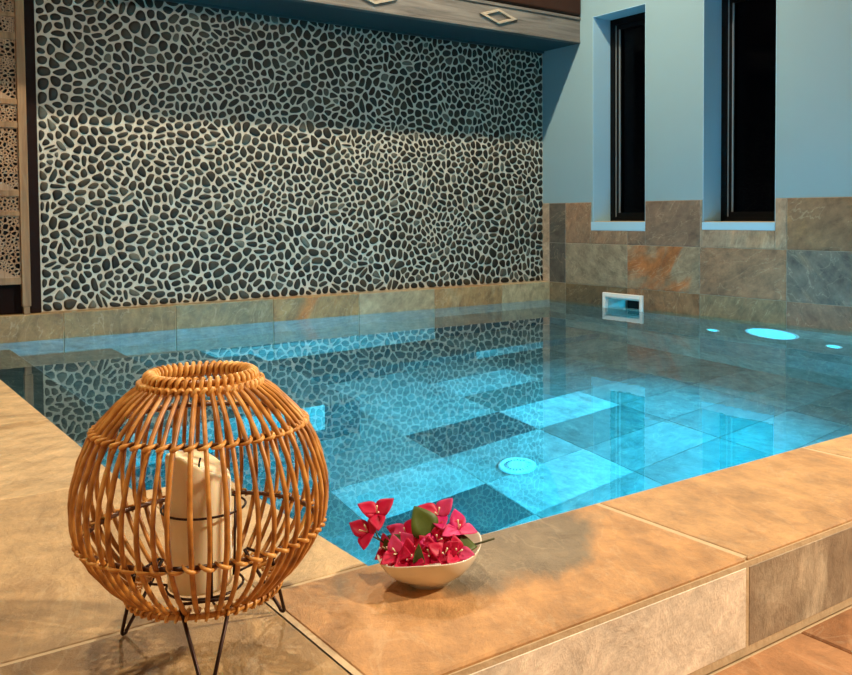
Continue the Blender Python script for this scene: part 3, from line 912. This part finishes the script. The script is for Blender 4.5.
# ================================================================== BOWL with bougainvillea
BC = Vector((-3.842, -4.275, ZD))
bowl = empty('ceramic_bowl', BC); tag(bowl, 'small wavy cream ceramic bowl holding pink flowers on the pool kerb', 'bowl')
def wav(r, z, a):
    k = max(0, (r-.03)/.042)
    d = math.cos(a)*RV.x+math.sin(a)*RV.y; e2 = math.cos(a)*FV.x+math.sin(a)*FV.y
    return k*(.006*d*(1) + .0035*math.cos(3*a+.6)+.003*e2)
outer = [(.0,.0015),(.026,.0015),(.0285,.0),(.0305,.0),(.0305,.004),(.038,.008),(.052,.018),(.063,.030),(.0695,.041),(.0718,.0470)]
inner = [(.0722,.0482),(.0712,.0487),(.0690,.0470),(.0655,.040),(.058,.028),(.046,.016),(.03,.009),(.0,.007)]
s = MB(); s.lathe(outer+inner, 56, zf=wav); s.build('body', M['ceramic'], bowl)

def pt(u, v, w): return BC+RV*u+Vector((0,0,v))+FV*w
def petal(mb, base, d, nrm, ln_, wd, curl=.25, cup=.25, n=8, tip=1.0):
    """ovate blade from base along d, facing nrm"""
    d = d.normalized(); s_ = d.cross(nrm).normalized(); nn = s_.cross(d).normalized()
    vs = []; fs = []; m_ = 5
    for i in range(n+1):
        t = i/n; wv = wd*.5*(math.sin(PI*min(1, t**.72))**.8)*(1-.25*t) if 0 < t < 1 else .0004
        for j in range(m_):
            u = -1+2*j/(m_-1)
            vs.append(base+d*(ln_*t)+s_*(wv*u)+nn*(ln_*(-curl*t*t+cup*.5*(u*u)*(wv/(wd*.5))*.45*math.sin(PI*t))+.0006*math.sin(9*t+3*u)))
    for i in range(n):
        for j in range(m_-1):
            a = i*m_+j; fs.append((a, a+1, a+m_+1, a+m_))
    mb.add(vs, fs, smooth=True)
def blade(name, base, d, nrm, l, wd, m, parent, **k):
    s = MB(); o = parent.location
    petal(s, Vector(base)-o, Vector(d), Vector(nrm), l, wd, **k)
    ob = s.build(name, m, parent)
    md = ob.modifiers.new('s', 'SOLIDIFY'); md.thickness = .0004
    return ob
rng = random.Random(21)
def flower(parent, p, axis, size, m, spread=.75, twist=0, nb=3):
    ax = Vector(axis).normalized(); u = ax.orthogonal().normalized(); w = ax.cross(u)
    for k in range(nb):
        a = 2*PI*k/nb+twist
        side = u*math.cos(a)+w*math.sin(a)
        d = ax*(1-spread)+side*spread
        nrm = ax*spread-side*(1-spread)
        blade('bract', p, d, nrm, size*rng.uniform(.92,1.08), size*.86, m if not isinstance(m, list) else m[k % len(m)], parent, curl=rng.uniform(-.05,.2), cup=.5)
    s = MB(); o = parent.location
    for k in range(2):
        a = twist+k*2.4+.5; dd = (ax+.35*(u*math.cos(a)+w*math.sin(a))).normalized()
        q0 = Vector(p)-o; s.tube([q0, q0+dd*size*.3, q0+dd*size*.5], [.0009,.0008,.0013], 5)
    s.build('floret', M['floret'], parent)
def stem(parent, pts, r=.0011):
    s = MB(); s.tube([Vector(p)-parent.location for p in pts], r, 6); s.build('stem', M['stem'], parent)

PXM = .00138
def at(x, y, w=0):    # offsets read off in bowl-wide units: right of centre, above the kerb, away from the viewer
    return pt((x-432)*PXM, (583-y)*PXM*1.04-.29*w, w)
TOV = (-FV*.75+Vector((0,0,.65)))
grp = 'bougainvillea in the bowl'
def sprig(name, x, y, w, lab, cat='flower'):
    o = empty(name, at(x, y, w)); tag(o, lab, cat, grp); return o
rd, pk, mg = M['bract_red'], M['bract_pink'], M['bract_magenta']
# left sprig reaching out over the water: two crimson flowers and a leaf
sp = sprig('bougainvillea_sprig', 396, 556, .0, 'bougainvillea sprig with two crimson flowers reaching over the left rim of the bowl')
stem(sp, [at(400,560,0), at(388,548,.0), at(380,540,.0), at(376,530,.0), at(378,519,0)])
stem(sp, [at(384,544,.0), at(377,540,-.004), at(372,537,-.006)])
flower(sp, at(379,517,0), TOV+RV*.1, .030, rd, .72, .55)
flower(sp, at(371,535,-.006), TOV-RV*.45, .031, rd, .75, 1.9)
blade('leaf', at(386,551,-.006), RV*.75+Vector((0,0,.55)), TOV, .034, .024, M['leaf'], sp, curl=.12)
# centre sprig with the large round leaf and the upright pink flower
sp = sprig('bougainvillea_sprig', 428, 560, .0, 'tall bougainvillea sprig with the large round leaf and an upright red flower')
stem(sp, [at(430,562,0), at(432,540,.008), at(440,522,.010)])
blade('leaf', at(433,539,-.014), -RV*.42+Vector((0,0,.9)), TOV+RV*.15, .046, .046, M['leaf'], sp, curl=.1, cup=.3)
flower(sp, at(440,519,.008), TOV+RV*.1, .030, [pk, rd, mg], .72, 2.75)
# right sprig with the glossy leaf and the bare stalk over the rim
sp = sprig('bougainvillea_sprig', 462, 560, .0, 'bougainvillea sprig with a glossy leaf and a bare stalk poking over the right rim')
stem(sp, [at(456,562,-.010), at(470,549,-.010), at(482,546,-.010), at(497,541.5,-.010)], .0015)
stem(sp, [at(456,562,-.010), at(458,548,-.004), at(461,536,.0)])
blade('leaf', at(455,547,-.018), RV*.95+Vector((0,0,.05)), TOV+Vector((0,0,.3)), .034, .034, M['leaf'], sp, curl=.25)
flower(sp, at(461,533,.002), TOV+Vector((0,0,.8))+RV*.3, .030, [mg, pk, pk], .75, .35)
# loose flowers filling the bowl
loose = [
 (391,553,-.004, -RV*.5+TOV, .023, [rd, pk, rd], 1.0, 'small red flower at the far left inside the bowl rim'),
 (402,555,-.030, TOV-RV*.2, .028, [pk, rd, rd], .3, 'red flower with a pink bract at the left front of the bowl'),
 (402,558,-.020, TOV-RV*.3, .022, rd, 1.4, 'deep red flower low against the left front rim of the bowl'),
 (408,538,.006, TOV-RV*.3, .028, [rd, pk, rd], 2.0, 'red flower behind the large round leaf, left of it'),
 (417,549,-.022, TOV, .028, [pk, rd, rd], .9, 'pink and red flower under the large round leaf'),
 (415,560,-.036, TOV-RV*.1, .027, rd, 2.3, 'red flower at the front rim left of the slender leaf'),
 (434,557,-.030, TOV, .029, rd, .2, 'red flower at the front rim right of the slender leaf'),
 (440,544,-.012, TOV+RV*.2, .029, [rd, rd, mg], 1.2, 'red flower below the upright flower in the middle of the bowl'),
 (448,556,-.032, TOV+RV*.2, .029, rd, 2.6, 'red flower with cream florets at the right front rim'),
 (460,555,-.028, TOV+RV*.3, .027, [pk, rd, rd], 1.7, 'rose pink flower beneath the glossy leaf at the right rim'),
 (451,538,.004, TOV+RV*.1, .026, [mg, rd, mg], .6, 'magenta flower right of the upright flower, left of the glossy leaf'),
 (424,536,.022, TOV+Vector((0,0,.6)), .026, rd, .0, 'red flower at the back of the bowl behind the large leaf'),
]
for (x, y, w_, ax, sz, m, tw, lab) in loose:
    o = sprig('bougainvillea_flower', x, y, w_, lab)
    flower(o, at(x, y, w_), ax, sz, m, .62, tw)
    q = at(x, y, w_); stem(o, [q, q-Vector(ax).normalized()*.012-Vector((0,0,.003))], .0009)
lf = empty('bougainvillea_leaf', at(424,569,-.040)); tag(lf, 'slender dark leaf tucked upright inside the front rim of the bowl', 'leaf', grp)
blade('blade', at(424,568,-.042), Vector((0,0,1))-FV*.25, TOV, .036, .017, M['leaf'], lf, curl=.08, cup=.6)
s = MB(); q = at(424,569,-.042)-lf.location; s.tube([q, q-Vector((0,0,.004))+FV*.008], .0009, 5); s.build('stalk', M['stem'], lf)

# ================================================================== LIGHT
def light(name, typ, loc, energy, col, size=.05, target=None, spot=None, blend=.5, mis=False):
    d = bpy.data.lights.new(name, typ); d.energy = energy; d.color = col
    if typ == 'AREA': d.shape = 'DISK'; d.size = size
    else: d.shadow_soft_size = size
    if spot: d.spot_size = math.radians(spot); d.spot_blend = blend
    o = bpy.data.objects.new(name, d); COL.objects.link(o); o.location = loc
    if target is not None:
        o.rotation_euler = (Vector(target)-Vector(loc)).to_track_quat('-Z', 'Y').to_euler()
    try: d.cycles.use_multiple_importance_sampling = mis
    except Exception: pass
    return o
WARM = (1, .83, .61)
for x, e in ((-1.1, 150), (-2.9, 175)):
    light('ceiling_lamp', 'SPOT', (x, -1.27, 3.26), e, WARM, .03, (x, -.9, 0), 150, .4)
light('ceiling_lamp', 'SPOT', (-4.6, -4.6, 3.1), 120, WARM, .05, (-4.3, -4.2, 0), 110, .5)
light('ceiling_lamp', 'SPOT', (-.7, -6.6, 2.9), 760, WARM, .10, (-3.0, -4.5, .1), 110, 1.)
CYAN = (0, .60, 1.0)
light('underwater_cyan_light', 'SPOT', (-.09, -2.10, -.42), 410, CYAN, .10, (-4., -2.3, -.9), 140, .9)
light('underwater_cyan_light', 'SPOT', (-2.6, YN+.08, -.55), 300, CYAN, .10, (-.7, -1.2, -.7), 160, .7)  # unseen cyan fill added at the near wall, no fitting built

w = bpy.data.worlds.new('night'); bpy.context.scene.world = w; w.use_nodes = True
w.node_tree.nodes['Background'].inputs[0].default_value = (.0004,.0005,.0008,1); w.node_tree.nodes['Background'].inputs[1].default_value = 1

# ================================================================== CAMERA
sc = bpy.context.scene
cam = bpy.data.cameras.new('camera'); co = bpy.data.objects.new('camera', cam); COL.objects.link(co)
yaw, pitch, roll, f, px, py = -.6528, -.0389, -.0051, 898.0, 496.01, 250.95
fwd = Vector((-math.sin(yaw)*math.cos(pitch), math.cos(yaw)*math.cos(pitch), math.sin(pitch)))
right = Vector((math.cos(yaw), math.sin(yaw), 0)); up = right.cross(fwd)
r2 = right*math.cos(roll)+up*math.sin(roll); u2 = -right*math.sin(roll)+up*math.cos(roll)
mt = Matrix((r2, u2, -fwd)).transposed().to_4x4(); mt.translation = Vector((-4.512, -5.3058, .6425))
co.matrix_world = mt
cam.sensor_fit = 'HORIZONTAL'; cam.sensor_width = 36; cam.lens = f*36/852
cam.shift_x = (426-px)/852; cam.shift_y = (py-337.5)/852
cam.clip_start = .05
sc.camera = co
sc.view_settings.view_transform = 'Standard'; sc.view_settings.look = 'None'; sc.view_settings.gamma = 1; sc.view_settings.use_curve_mapping = False
sc.view_settings.exposure = .52
sc.cycles.use_denoising = True
sc.cycles.sample_clamp_indirect = 4
sc.cycles.max_bounces = 10
